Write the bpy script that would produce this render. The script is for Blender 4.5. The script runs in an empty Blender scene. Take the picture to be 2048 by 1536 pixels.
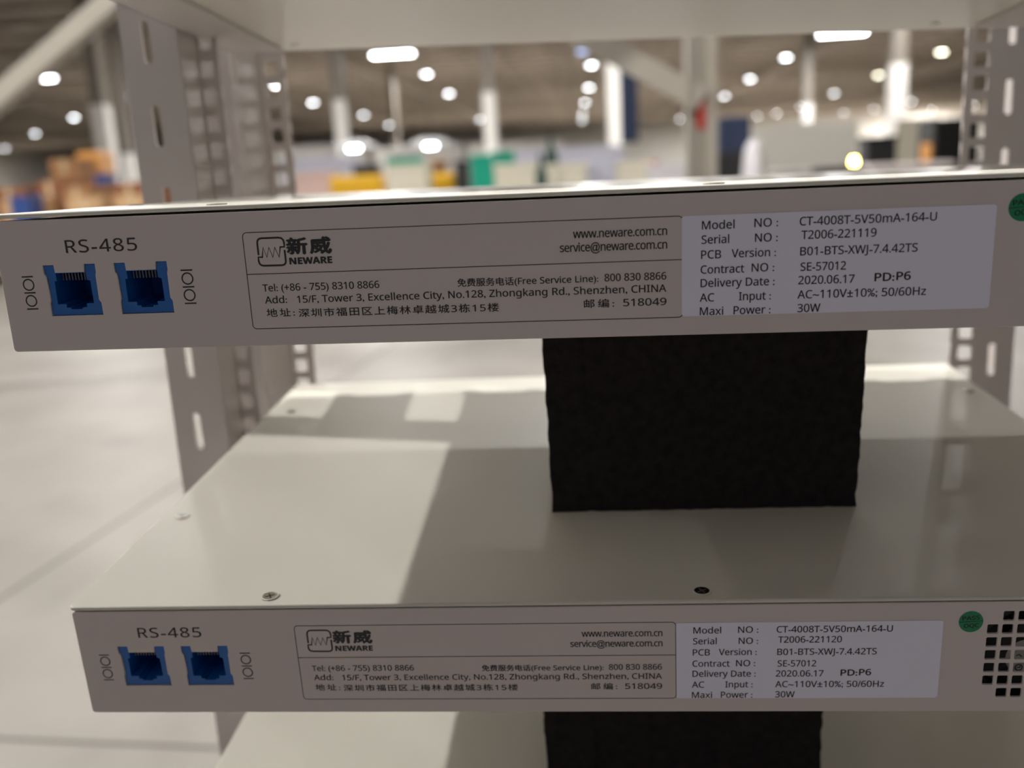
import bpy, bmesh, math, random
import numpy as np
from mathutils import Matrix, Vector

random.seed(7)
S = bpy.context.scene
COL = S.collection

# ---------------------------------------------------------------- camera
FPX = 1867.85                      # focal length in pixels of the 2048 px wide frame
LIFT = 0.95                        # height of the lower unit above the hall floor
TILT = math.radians(3.3)           # the lower unit leans: its far end is the higher one


def rot3(rx, ry, rz):
    return (Matrix.Rotation(rz, 3, 'Z') @ Matrix.Rotation(ry, 3, 'Y') @ Matrix.Rotation(rx, 3, 'X'))


UNIT_ROT = Matrix.Rotation(TILT, 3, 'X')
CAM_R = UNIT_ROT @ rot3(math.radians(-16.454), math.radians(3.232), math.radians(4.328))
CAM_P = Vector((0.1912, -0.2990, LIFT + 0.1913))

cam_data = bpy.data.cameras.new('camera')
cam = bpy.data.objects.new('camera', cam_data)
COL.objects.link(cam)
S.camera = cam
right, fwd, up = CAM_R.col[0], CAM_R.col[1], CAM_R.col[2]
m3 = Matrix((right, up, -fwd)).transposed()
cam.matrix_world = Matrix.Translation(CAM_P) @ m3.to_4x4()
cam_data.sensor_width = 36.0
cam_data.lens = 36.0 * FPX / 2048.0
cam_data.clip_start = 0.01
cam_data.clip_end = 500
cam_data.dof.use_dof = True
cam_data.dof.focus_distance = 0.300
cam_data.dof.aperture_fstop = 7.4

# ---------------------------------------------------------------- render look, world
S.view_settings.view_transform = 'Standard'
S.view_settings.look = 'None'
S.view_settings.gamma = 1
S.view_settings.use_curve_mapping = False
S.view_settings.exposure = 0.0
cy = S.cycles
cy.use_denoising = True
cy.max_bounces = 7
cy.diffuse_bounces = 4
cy.glossy_bounces = 3
cy.transmission_bounces = 2
cy.sample_clamp_indirect = 6.0
cy.use_light_tree = True
cy.caustics_reflective = False
cy.caustics_refractive = False

world = bpy.data.worlds.new('world')
S.world = world
world.use_nodes = True
world.node_tree.nodes['Background'].inputs[0].default_value = (0.02, 0.02, 0.022, 1)

LAMP_W = 700.0                     # base power of the lamps around the rack, scaled lamp by lamp
LAMP_Z = 7.1
FAR_W = 2100.0


def at(px, py, Y):
    """A point of the hall at depth Y that lies behind the given pixel."""
    d = CAM_R @ Vector(((px - 1024) / FPX, 1.0, -(py - 768) / FPX))
    return CAM_P + d * ((Y - CAM_P.y) / d.y)


def at_z(px, py, Z):
    d = CAM_R @ Vector(((px - 1024) / FPX, 1.0, -(py - 768) / FPX))
    return CAM_P + d * ((Z - CAM_P.z) / d.z)


# ---------------------------------------------------------------- materials
def mat(name, col, rough=0.5, metal=0.0, spec=0.5, noise=0.0, nscale=8.0, bump=0.0, bscale=60.0,
        coat=0.0, emit=None, estr=0.0, col2=None, stretch=None):
    m = bpy.data.materials.new(name)
    m.use_nodes = True
    nt = m.node_tree
    b = nt.nodes['Principled BSDF']
    b.inputs['Base Color'].default_value = (*col, 1)
    b.inputs['Roughness'].default_value = rough
    b.inputs['Metallic'].default_value = metal
    b.inputs['Specular IOR Level'].default_value = spec
    b.inputs['Coat Weight'].default_value = coat
    b.inputs['Coat Roughness'].default_value = 0.22
    if emit:
        b.inputs['Emission Color'].default_value = (*emit, 1)
        b.inputs['Emission Strength'].default_value = estr
    if noise or bump:
        tc = nt.nodes.new('ShaderNodeTexCoord')
        mp = nt.nodes.new('ShaderNodeMapping')
        nt.links.new(tc.outputs['Object'], mp.inputs[0])
        if stretch:
            mp.inputs['Scale'].default_value = stretch
    if noise:
        n = nt.nodes.new('ShaderNodeTexNoise')
        n.inputs['Scale'].default_value = nscale
        n.inputs['Detail'].default_value = 6
        nt.links.new(mp.outputs[0], n.inputs['Vector'])
        r = nt.nodes.new('ShaderNodeMix')
        r.data_type = 'RGBA'
        c2 = col2 or tuple(max(0, c * (1 - noise)) for c in col)
        r.inputs['A'].default_value = (*c2, 1)
        r.inputs['B'].default_value = (*col, 1)
        mr = nt.nodes.new('ShaderNodeMapRange')
        mr.inputs['From Min'].default_value = 0.3
        mr.inputs['From Max'].default_value = 0.7
        nt.links.new(n.outputs['Fac'], mr.inputs['Value'])
        nt.links.new(mr.outputs[0], r.inputs['Factor'])
        nt.links.new(r.outputs['Result'], b.inputs['Base Color'])
    if bump:
        n2 = nt.nodes.new('ShaderNodeTexNoise')
        n2.inputs['Scale'].default_value = bscale
        n2.inputs['Detail'].default_value = 4
        nt.links.new(mp.outputs[0], n2.inputs['Vector'])
        bp = nt.nodes.new('ShaderNodeBump')
        bp.inputs['Strength'].default_value = bump
        bp.inputs['Distance'].default_value = 0.001
        nt.links.new(n2.outputs['Fac'], bp.inputs['Height'])
        nt.links.new(bp.outputs[0], b.inputs['Normal'])
    return m


M = {}
M['panel'] = mat('panel_powder_coat', (0.60, 0.54, 0.525), 0.55, bump=0.04, bscale=2500)
M['lid'] = mat('lid_paint', (0.62, 0.60, 0.535), 0.46, spec=0.32, coat=0.10, bump=0.02, bscale=900, noise=0.04, nscale=14)
M['film'] = mat('lid_under_film', (0.62, 0.60, 0.535), 0.42, coat=0.3, bump=0.35, bscale=160, stretch=(0.25, 1.5, 1))
M['film'].node_tree.nodes['Principled BSDF'].inputs['Coat Roughness'].default_value = 0.32
M['chassis'] = mat('chassis_paint', (0.80, 0.76, 0.69), 0.3, coat=0.4)
M['ink'] = mat('black_print', (0.012, 0.011, 0.013), 0.5)
M['sticker'] = mat('sticker_paper', (0.77, 0.765, 0.90), 0.45)
M['green'] = mat('green_sticker', (0.003, 0.20, 0.075), 0.45)
M['green_ink'] = mat('green_print', (0.0, 0.022, 0.012), 0.5)
M['blue'] = mat('blue_plastic', (0.007, 0.115, 0.42), 0.3)
M['gold'] = mat('contact_metal', (0.10, 0.10, 0.12), 0.35, metal=1.0)
M['steel'] = mat('screw_steel', (0.62, 0.60, 0.56), 0.28, metal=1.0)
M['darksteel'] = mat('dark_screw', (0.10, 0.095, 0.09), 0.35, metal=1.0)
M['black'] = mat('black_plastic', (0.005, 0.005, 0.0055), 0.45)
M['fanlabel'] = mat('fan_label', (0.55, 0.53, 0.52), 0.4)
M['foam'] = mat('foam_charcoal', (0.030, 0.025, 0.026), 0.95, spec=0.1, bump=0.9, bscale=700, noise=0.35, nscale=220)
M['rack'] = mat('rack_paint', (0.56, 0.515, 0.50), 0.42, bump=0.02, bscale=700)
M['beam'] = mat('beam_paint', (0.42, 0.385, 0.33), 0.5, noise=0.1, nscale=3)
M['lamphouse'] = mat('lamp_housing', (0.30, 0.30, 0.31), 0.4)
M['white'] = mat('white_paint', (0.80, 0.78, 0.75), 0.5, noise=0.06, nscale=4)
M['dark_column'] = mat('bare_column', (0.20, 0.175, 0.15), 0.6)
M['yellow'] = mat('yellow_paint', (0.85, 0.48, 0.01), 0.4)
M['orange'] = mat('orange_wrap', (0.80, 0.36, 0.07), 0.35)
M['card'] = mat('cardboard', (0.40, 0.20, 0.085), 0.8, noise=0.25, nscale=5)
M['card2'] = mat('cardboard_dark', (0.26, 0.10, 0.045), 0.8, noise=0.25, nscale=5)
M['card3'] = mat('cardboard_pale', (0.60, 0.38, 0.20), 0.75, noise=0.2, nscale=5)
M['tape'] = mat('packing_tape', (0.62, 0.48, 0.30), 0.2)
M['bluebox'] = mat('blue_plastic_box', (0.03, 0.07, 0.25), 0.4)
M['teal'] = mat('green_plastic', (0.0, 0.36, 0.24), 0.4)
M['cream'] = mat('cream_panel', (0.76, 0.71, 0.58), 0.55)
M['dark'] = mat('dark_equipment', (0.020, 0.020, 0.024), 0.5)
M['navy'] = mat('navy_cloth', (0.03, 0.045, 0.10), 0.8)
M['darkgreen'] = mat('dark_green', (0.025, 0.07, 0.05), 0.5)
M['brown'] = mat('brown_wood', (0.24, 0.13, 0.08), 0.7)
M['red'] = mat('red_sign', (0.55, 0.05, 0.04), 0.5)
M['wrap'] = mat('white_wrap', (0.80, 0.78, 0.82), 0.2, bump=0.6, bscale=6)
M['lavender'] = mat('pale_violet_panel', (0.62, 0.62, 0.74), 0.5)


def lens_mat(name, col, strength):
    return mat(name, col, 0.4, emit=col, estr=strength)


M['lens'] = lens_mat('lamp_lens', (0.93, 0.97, 1.0), 27)
M['lens_warm'] = lens_mat('lamp_lens_warm', (1.0, 0.97, 0.75), 27)
M['beacon'] = lens_mat('beacon_glow', (1.0, 0.72, 0.12), 60)


def floor_mat():
    m = mat('concrete_floor', (0.262, 0.243, 0.220), 0.45, noise=0.2, nscale=1.3, col2=(0.190, 0.173, 0.153))
    nt = m.node_tree
    b = nt.nodes['Principled BSDF']
    mixn = [n for n in nt.nodes if n.type == 'MIX'][0]
    tc = [n for n in nt.nodes if n.type == 'TEX_COORD'][0]
    # trowel streaks and dark stains with a shape of their own
    st = nt.nodes.new('ShaderNodeTexNoise')
    st.inputs['Scale'].default_value = 2.3
    st.inputs['Detail'].default_value = 8
    st.inputs['Distortion'].default_value = 0.8
    mr = nt.nodes.new('ShaderNodeMapRange')
    mr.inputs['From Min'].default_value = 0.55
    mr.inputs['From Max'].default_value = 0.75
    mr.inputs['To Max'].default_value = 0.5
    nt.links.new(tc.outputs['Object'], st.inputs['Vector'])
    nt.links.new(st.outputs['Fac'], mr.inputs['Value'])
    mx = nt.nodes.new('ShaderNodeMix')
    mx.data_type = 'RGBA'
    mx.inputs['B'].default_value = (0.135, 0.122, 0.110, 1)
    nt.links.new(mixn.outputs['Result'], mx.inputs['A'])
    nt.links.new(mr.outputs[0], mx.inputs['Factor'])
    nt.links.new(mx.outputs['Result'], b.inputs['Base Color'])
    return m


def ceiling_mat():
    m = mat('roof_deck', (0.62, 0.54, 0.46), 0.8, noise=0.5, nscale=0.8, col2=(0.36, 0.31, 0.265), stretch=(0.25, 1.6, 1))
    return m


M['floor'] = floor_mat()
M['ceiling'] = ceiling_mat()
M['joint'] = mat('joint_filler', (0.10, 0.09, 0.082), 0.8)
M['joist'] = mat('joist_steel', (0.46, 0.41, 0.35), 0.7, noise=0.4, nscale=0.7)
M['wall'] = mat('wall_paint', (0.84, 0.81, 0.75), 0.7, noise=0.1, nscale=0.2)
M['backwall'] = mat('dimming_wall_dark', (0.155, 0.152, 0.16), 0.7)

# ---------------------------------------------------------------- mesh helpers (metres)


def link(name, me, m=None, parent=None, mw=None):
    o = bpy.data.objects.new(name, me)
    COL.objects.link(o)
    if m is not None and me is not None:
        me.materials.clear()
        me.materials.append(m)
    if parent is not None:
        o.parent = parent
    if mw is not None:
        o.matrix_world = mw
    return o


def thing(name, label, cat, mw=None, group=None):
    o = bpy.data.objects.new(name, None)
    o.empty_display_size = 0.05
    COL.objects.link(o)
    o.matrix_world = mw if mw is not None else Matrix()
    return tag(o, label, cat, group)


def tag(o, label, cat, group=None):
    o['label'] = label
    o['category'] = cat
    if group:
        o['group'] = group
    return o


def struct(o):
    o['kind'] = 'structure'
    return o


def copy_tree(o, parent=None):
    c = o.copy()
    COL.objects.link(c)
    if parent is not None:
        c.parent = parent
    for ch in [x for x in COL.objects if x.parent == o]:
        copy_tree(ch, c)
    return c


def bm_box(bm, x0, y0, z0, x1, y1, z1, M4=None):
    vs = [Vector((x, y, z)) for x in (x0, x1) for y in (y0, y1) for z in (z0, z1)]
    if M4 is not None:
        vs = [M4 @ v for v in vs]
    v = [bm.verts.new(p) for p in vs]
    for f in ((0, 1, 3, 2), (4, 6, 7, 5), (0, 4, 5, 1), (2, 3, 7, 6), (0, 2, 6, 4), (1, 5, 7, 3)):
        bm.faces.new([v[i] for i in f])


def bm_mesh(bm, name='m', bevel=0.0, seg=2, smooth=False):
    bmesh.ops.recalc_face_normals(bm, faces=bm.faces)
    if bevel:
        bmesh.ops.bevel(bm, geom=list(bm.edges), offset=bevel, segments=seg, affect='EDGES', profile=0.5)
    me = bpy.data.meshes.new(name)
    bm.to_mesh(me)
    bm.free()
    if smooth:
        for p in me.polygons:
            p.use_smooth = True
    return me


def box_mesh(x0, y0, z0, x1, y1, z1, bevel=0.0, seg=2):
    bm = bmesh.new()
    bm_box(bm, x0, y0, z0, x1, y1, z1)
    return bm_mesh(bm, bevel=bevel, seg=seg)


def boxes_mesh(lst, bevel=0.0):
    bm = bmesh.new()
    for b in lst:
        bm_box(bm, *b)
    return bm_mesh(bm, bevel=bevel)


def bm_cyl(bm, r0, r1, z0, z1, n=24, cx=0, cy_=0, M4=None, caps=True):
    a = []
    for r, z in ((r0, z0), (r1, z1)):
        ring = []
        for i in range(n):
            t = 2 * math.pi * i / n
            p = Vector((cx + r * math.cos(t), cy_ + r * math.sin(t), z))
            ring.append(bm.verts.new(M4 @ p if M4 is not None else p))
        a.append(ring)
    for i in range(n):
        bm.faces.new((a[0][i], a[0][(i + 1) % n], a[1][(i + 1) % n], a[1][i]))
    if caps:
        bm.faces.new(list(reversed(a[0])))
        bm.faces.new(a[1])


def bm_bar(bm, p, q, w, h, upv=Vector((0, 0, 1))):
    p, q = Vector(p), Vector(q)
    d = (q - p)
    L = d.length
    d.normalize()
    s = d.cross(upv)
    if s.length < 1e-4:
        s = Vector((1, 0, 0))
    s.normalize()
    u = s.cross(d)
    M4 = Matrix((s, d, u)).transposed().to_4x4()
    M4.translation = p
    bm_box(bm, -w / 2, 0, -h / 2, w / 2, L, h / 2, M4)


def rr(x0, z0, x1, z1, r, n=5):
    pts = []
    for cx, cz, a in ((x1 - r, z1 - r, 0), (x0 + r, z1 - r, 90), (x0 + r, z0 + r, 180), (x1 - r, z0 + r, 270)):
        for i in range(n + 1):
            t = math.radians(a + 90 * i / n)
            pts.append((cx + r * math.cos(t), cz + r * math.sin(t)))
    return pts


def circ(cx, cz, r, n=24):
    return [(cx + r * math.cos(2 * math.pi * i / n), cz + r * math.sin(2 * math.pi * i / n)) for i in range(n)]


def curve_to_mesh(cu):
    o = bpy.data.objects.new('tmp', cu)
    COL.objects.link(o)
    dg = bpy.context.evaluated_depsgraph_get()
    dg.update()
    me = bpy.data.meshes.new_from_object(o.evaluated_get(dg))
    bpy.data.objects.remove(o)
    bpy.data.curves.remove(cu)
    return me


def plate(loops, t, bev=0.0, k=0.001, offset=None):
    """Flat sheet with holes; loops in mm (first is the outline), thickness along +-w."""
    cu = bpy.data.curves.new('c', 'CURVE')
    cu.dimensions = '2D'
    cu.fill_mode = 'BOTH'
    for pts in loops:
        sp = cu.splines.new('POLY')
        sp.points.add(len(pts) - 1)
        for p, (u, v) in zip(sp.points, pts):
            p.co = (u * k, v * k, 0, 1)
        sp.use_cyclic_u = True
    cu.extrude = max(0, (t / 2 - bev)) * k
    cu.bevel_depth = bev * k
    cu.bevel_resolution = 2
    cu.offset = (-bev if offset is None else offset) * k
    return curve_to_mesh(cu)


XZ = Matrix(((1, 0, 0, 0), (0, 0, -1, 0), (0, 1, 0, 0), (0, 0, 0, 1)))    # (u, v, w) -> (u, -w, v)
YZ = Matrix(((0, 0, 1, 0), (1, 0, 0, 0), (0, 1, 0, 0), (0, 0, 0, 1)))     # (u, v, w) -> (w, u, v)


def place(me, M4, shift=(0, 0, 0)):
    me.transform(Matrix.Translation(Vector(shift)) @ M4)
    return me


def join(meshes):
    bm = bmesh.new()
    for me in meshes:
        bm.from_mesh(me)
    out = bpy.data.meshes.new('m')
    bm.to_mesh(out)
    bm.free()
    return out


def sans(t):
    """The same letters and digits in the plain upright sans-serif cut of the built-in font."""
    out = ''
    for c in t:
        if '0' <= c <= '9':
            out += chr(0x1D7E2 + ord(c) - 48)
        elif 'A' <= c <= 'Z':
            out += chr(0x1D5A0 + ord(c) - 65)
        elif 'a' <= c <= 'z':
            out += chr(0x1D5BA + ord(c) - 97)
        else:
            out += c
    return out


def heavy(t):
    return ''.join(chr(0x1D5D4 + ord(c) - 65) if 'A' <= c <= 'Z' else c for c in t)


def text_mesh(t, x0, x1, z, cap, bold=0.0, fit='cap', cut=sans):
    """Flat lettering in panel millimetres: left x0, right x1, baseline z, capital height cap, stroke gain bold."""
    t = cut(t)

    def make(sp):
        cu = bpy.data.curves.new('t', 'FONT')
        cu.body = t
        cu.space_character = sp
        cu.resolution_u = 3
        return curve_to_mesh(cu)

    def ext(me):
        xs = [v.co.x for v in me.vertices]
        return min(xs), max(xs)
    ref = {'cap': 0.714, 'x': 0.545, 'cjk': 0.90}[fit]
    sz = cap / ref
    me = make(1.0)
    a, b = ext(me)
    me2 = make(1.5)
    a2, b2 = ext(me2)
    slope = ((b2 - a2) - (b - a)) / 0.5
    st = min(1.28, max(0.85, (x1 - x0) / sz / (b - a)))
    want = (x1 - x0) / (sz * st)
    sp = 1.0
    if slope > 1e-4:
        sp = min(2.2, max(0.9, 1.0 + (want - (b - a)) / slope))
    me = make(sp)
    a, b = ext(me)
    sx = (x1 - x0) / (b - a)
    base = 0.06 if fit == 'cjk' else 0.0
    me.transform(Matrix(((sx, 0, 0, x0 - a * sx), (0, sz, 0, z + base * sz), (0, 0, 1, 0), (0, 0, 0, 1))))
    me.transform(Matrix.Scale(0.001, 4))
    if bold:
        ms = []
        for k, (u, v) in enumerate(((-1, 0), (1, 0), (0, .7), (0, -.7), (0, 0))):
            c = me.copy()
            c.transform(Matrix.Translation((u * bold * .001, v * bold * .001, k * 1.5e-6)))
            ms.append(c)
        me = join(ms)
    return me


def strokes(lines, w):
    """Thick polylines as flat plates in mm: list of point lists (closed flag by repeating the first point)."""
    ms = []
    for pts in lines:
        cu = bpy.data.curves.new('s', 'CURVE')
        cu.dimensions = '3D'
        sp = cu.splines.new('POLY')
        closed = pts[0] == pts[-1]
        if closed:
            pts = pts[:-1]
        sp.points.add(len(pts) - 1)
        for p, (u, v) in zip(sp.points, pts):
            p.co = (u * .001, v * .001, 0, 1)
        sp.use_cyclic_u = closed
        cu.extrude = 0
        cu.bevel_depth = w / 2 * .001
        cu.bevel_resolution = 1
        cu.use_fill_caps = True
        me = curve_to_mesh(cu)
        me.transform(Matrix.Diagonal((1, 1, 0.05, 1)))
        ms.append(me)
    return join(ms)


# ================================================================ the hall
HX0, HX1, HY0, HY1, HH = -92.0, 95.0, -1.6, 190.0, 8.3
struct(link('floor', box_mesh(HX0, HY0, -0.2, HX1, HY1, 0), M['floor']))
struct(link('ceiling', box_mesh(HX0, HY0, HH, HX1, HY1, HH + 0.2), M['ceiling']))
struct(link('wall_front', box_mesh(HX0, HY1, 0, HX1, HY1 + 0.3, HH), M['wall']))
struct(link('wall_left', box_mesh(HX0 - 0.3, HY0, 0, HX0, HY1, HH), M['wall']))
struct(link('wall_right', box_mesh(HX1, HY0, 0, HX1 + 0.3, HY1, HH), M['wall']))
struct(link('wall_back_dimmer', box_mesh(HX0, HY0 - 0.3, 0, HX1, HY0, HH), M['backwall']))  # unseen dark wall, set close behind the camera to keep the front panels dim

# roof joists: an open truss each
bm = bmesh.new()
bm_box(bm, HX0, -0.06, 0.62, HX1, 0.06, 0.74)
bm_box(bm, HX0, -0.06, 0.0, HX1, 0.06, 0.10)
n = 66
for i in range(n):
    xa = HX0 + (HX1 - HX0) * i / n
    xb = HX0 + (HX1 - HX0) * (i + 1) / n
    bm_bar(bm, (xa, 0, 0.08 if i % 2 else 0.64), (xb, 0, 0.64 if i % 2 else 0.08), 0.06, 0.06)
joist_me = bm_mesh(bm, 'joist')
joist_me.materials.append(M['joist'])
for k in range(58):
    o = link('ceiling_joist', joist_me)
    o.location = (0, 2.2 + 3.2 * k, HH - 0.75)
    struct(o)
# girders along the hall
gird = box_mesh(-0.14, HY0, 0, 0.14, HY1, 0.75)
gird.materials.append(M['joist'])
for x in (-44, -29, -14, 1.5, 16, 31, 46, 61, 76):
    o = link('ceiling_girder', gird)
    o.location = (x, 0, HH - 0.80)
    struct(o)

# floor joints (saw cuts)
def seam(p, q):
    bm = bmesh.new()
    bm_bar(bm, (p.x, p.y, 0.0006), (q.x, q.y, 0.0006), 0.012, 0.001)
    struct(link('trim_floor_joint', bm_mesh(bm), M['joint']))
a, b = at_z(0, 1198, 0), at_z(335, 981, 0)
d = (b - a).normalized()
seam(a - d * 3, b + d * 14)
a, b = at_z(0, 1478, 0), at_z(330, 1492, 0)
d = (b - a).normalized()
seam(a - d * 3, b + d * 3)

# columns: white painted foot, bare steel above
def column(px, Y, zpaint, w=0.42):
    p = at(px, 330, Y)
    c = struct(link('column', box_mesh(-w * .45, -w * .45, 0, w * .45, w * .45, HH - 0.05, 0.01), M['dark_column']))
    c.location = (p.x, Y, 0)
    struct(link('painted_foot', box_mesh(-w / 2, -w / 2, 0, w / 2, w / 2, zpaint, 0.01), M['white'], c))


column(218, 26, 3.4)
column(262, 34, 2.3)
column(690, 36, 3.9)
column(795, 60, 2.9)
column(985, 34, 3.7)
column(1232, 32, 4.3, 0.45)
column(1612, 48, 3.3)
column(1787, 30, 3.5, 0.46)

# ---------------------------------------------------------------- lamps
ORD = ['first', 'second', 'third', 'fourth', 'fifth', 'sixth', 'seventh', 'eighth', 'ninth', 'tenth', 'eleventh',
       'twelfth', 'thirteenth', 'fourteenth', 'fifteenth', 'sixteenth', 'seventeenth', 'eighteenth', 'nineteenth',
       'twentieth', 'twenty-first', 'twenty-second', 'twenty-third', 'twenty-fourth', 'twenty-fifth', 'twenty-sixth',
       'twenty-seventh', 'twenty-eighth', 'twenty-ninth', 'thirtieth', 'thirty-first', 'thirty-second', 'thirty-third',
       'thirty-fourth', 'thirty-fifth', 'thirty-sixth', 'thirty-seventh', 'thirty-eighth', 'thirty-ninth', 'fortieth']
bm = bmesh.new()
bm_cyl(bm, 0.25, 0.12, 0.0, 0.10, 28)
bm_cyl(bm, 0.12, 0.12, 0.10, 0.22, 20)
house_me = bm_mesh(bm, 'housing', 0)
house_me.materials.append(M['lamphouse'])
bm = bmesh.new()
bm_cyl(bm, 0.235, 0.235, -0.035, -0.002, 28)
lens_me = bm_mesh(bm, 'lens')
lens_me.materials.append(M['lens'])
lens_warm_me = lens_me.copy()
lens_warm_me.materials.clear()
lens_warm_me.materials.append(M['lens_warm'])
rod_me = box_mesh(-0.01, -0.01, 0.22, 0.01, 0.01, HH - 0.004 - LAMP_Z)
rod_me.materials.append(M['lamphouse'])



def lamp_light(t, watts, size):
    ld = bpy.data.lights.new('lamp_light', 'AREA')
    ld.shape = 'DISK'
    ld.size = size
    ld.energy = watts
    ld.color = (1.0, 0.975, 0.935)
    lo = bpy.data.objects.new('lamp_light', ld)
    COL.objects.link(lo)
    lo.parent = t
    lo.location = (0, 0, -0.06)


far = [(148, 235), (70, 267), (10, 297), (250, 190), (553, 170), (626, 205), (727, 230), (778, 250), (853, 148),
       (898, 187), (960, 239), (1183, 130), (1178, 175), (1170, 205), (1166, 228), (1164, 241), (1500, 158),
       (1572, 115), (1449, 192), (1359, 238), (1514, 232), (1553, 227), (1603, 213), (1668, 187), (1688, 226),
       (1757, 150), (1748, 218), (1823, 203), (1863, 220), (1883, 104), (1945, 210)]
far.sort()
for i, (px, py) in enumerate(far):
    p = at_z(px, py, LAMP_Z)
    t = thing('high_bay_lamp', 'small round white ceiling lamp far off, %s from the left of the round ones' % ORD[i],
              'ceiling lamp', Matrix.Translation(p), 'round lamps across the hall ceiling')
    link('lamp_housing', house_me, None, t)
    link('lamp_lens', lens_warm_me if px in (1883, 1757) else lens_me, None, t)
    link('hanger', rod_me, None, t)
    lamp_light(t, FAR_W * (2.6 if p.y > 100 else 1.0), 0.30)

# wide linear fixtures nearer to the rack
for lab, px, py, Y, w, dd in (
        ('broad bright ceiling light left of centre just under the white unit', 785, 108, 44, 1.9, 0.6),
        ('slim bright ceiling light at the far left under the slanting strut', 72, 158, 48, 2.0, 0.35),
        ('broad bright ceiling light partly hidden by the unit above right', 1685, 66, 44, 2.0, 0.5),
        ('dim bluish ceiling light above the row of round lamps at centre', 1176, 102, 44, 1.0, 0.5)):
    p = at(px, py, Y)
    t = thing('linear_lamp', lab, 'ceiling lamp', Matrix.Translation(p), 'broad ceiling fixtures')
    link('lamp_housing', box_mesh(-w / 2, -dd / 2, 0, w / 2, dd / 2, 0.10, 0.02), M['lamphouse'], t)
    link('lamp_lens', box_mesh(-w / 2 + .04, -dd / 2 + .04, -0.05, w / 2 - .04, dd / 2 - .04, -0.002, 0.01),
         lens_mat('linear_lens', (0.45, 0.60, 1.0), 3) if 'bluish' in lab else lens_mat('linear_lens', (0.95, 0.96, 1.0), 30), t)
    for x in (-w / 3, w / 3):
        link('hanger', box_mesh(x - .01, -.01, .10, x + .01, .01, HH - .004 - p.z), M['lamphouse'], t)
    if 'bluish' not in lab:
        lamp_light(t, FAR_W * 0.5, 0.5)

# the lamps overhead: a grid around the rack; its fifth row is added to light the columns
for lab, x, y, k in (('ceiling lamp high to the left of the rack', -7.2, 1.5, 1.7), ('ceiling lamp straight above the rack', 0.3, 1.5, 0.58),
                  ('ceiling lamp behind the rack, next past the one straight above', 0.3, 7.7, 0.43),
                  ('ceiling lamp to the left and behind the rack', -7.2, 7.7, 0.3),
                  ('ceiling lamp far left of the rack in the nearest row', -14.4, 1.5, 0.6),
                  ('ceiling lamp in the third row, left of the rack', -7.2, 14.0, 0.22), ('ceiling lamp in the third row, behind the rack', 0.3, 14.0, 0.22),
                  ('ceiling lamp in the third row, far left', -14.4, 14.0, 0.22),
                  ('ceiling lamp in the third row, right of the rack', 8.0, 14.0, 0.10), ('ceiling lamp in the fourth row, left of the rack', -7.2, 20.3, 0.22),
                  ('ceiling lamp in the fourth row, behind the rack', 0.3, 20.3, 0.22), ('ceiling lamp in the fourth row, right of the rack', 8.0, 20.3, 0.22),
                  ('ceiling lamp added in the fifth row to light the columns, far left of the rack', -14.4, 27.0, 1.2),
                  ('ceiling lamp added in the fifth row to light the columns, left of the rack', -6.0, 27.0, 1.2),
                  ('ceiling lamp added in the fifth row to light the columns, behind the rack', 2.5, 27.0, 1.2),
                  ('ceiling lamp added in the fifth row to light the columns, right of the rack', 11.0, 27.0, 1.2),
                  ('ceiling lamp added in the fifth row to light the columns, far right of the rack', 19.5, 27.0, 0.7)):
    t = thing('high_bay_lamp', 'round ' + lab, 'ceiling lamp', Matrix.Translation((x, y, LAMP_Z)), 'round lamps around the rack')
    link('lamp_housing', house_me, None, t)
    link('hanger', rod_me, None, t)
    lamp_light(t, LAMP_W * k, 0.22)

# pendant work lights over the benches
for lab, px, py, Y in (('round work light with wide shade behind the yellow machine', 708, 296, 27),
                       ('round work light with wide shade above the second yellow machine', 861, 291, 27)):
    p = at(px, py, Y)
    t = thing('work_light', lab, 'work light', Matrix.Translation(p), 'shaded work lights over the benches')
    bm = bmesh.new()
    bm_cyl(bm, 0.70, 0.32, 0.02, 0.20, 28)
    link('lamp_shade', bm_mesh(bm), M['lamphouse'], t)
    bm = bmesh.new()
    bm_cyl(bm, 0.16, 0.16, -0.05, 0.015, 24)
    link('bulb', bm_mesh(bm), M['lens'], t)
    link('cord', box_mesh(-.008, -.008, 0.22, .008, .008, HH - p.z - 0.01), M['black'], t)

# ================================================================ the test units
G = 0.001
PH, PW, PD = 42.3, 404.5, 279.0

jack_a = [(14.4, 27.9), (18.05, 27.9), (18.2, 25.4), (28.0, 25.4), (28.3, 27.9), (31.9, 27.9), (31.95, 25.3), (31.65, 24.3),
          (31.55, 16.4), (32.2, 15.4), (32.25, 11.5), (14.9, 11.5), (14.9, 15.5), (15.3, 16.6), (15.1, 24.3), (14.45, 25.1)]
open_a = [(18.2, 25.2), (28.0, 25.2), (28.2, 22.7), (29.25, 22.5), (29.3, 15.4), (26.8, 15.4), (26.8, 14.2), (25.2, 14.1), (25.2, 13.6),
          (21.6, 13.6), (21.6, 14.2), (20.2, 14.2), (20.2, 15.4), (17.3, 15.4), (17.4, 22.5), (18.2, 22.7)]
JDX = 23.85
vent = []
for c in range(7):
    for r in range(7):
        if (c in (0, 6)) and (r in (0, 6)):
            continue
        x = 319.55 + c * 4.82
        z = 35.1 - r * 4.93
        vent.append(rr(x, z, x + 3.62, z + 3.55, 0.45, 3))


def rev(p):
    return list(reversed(p))


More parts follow.
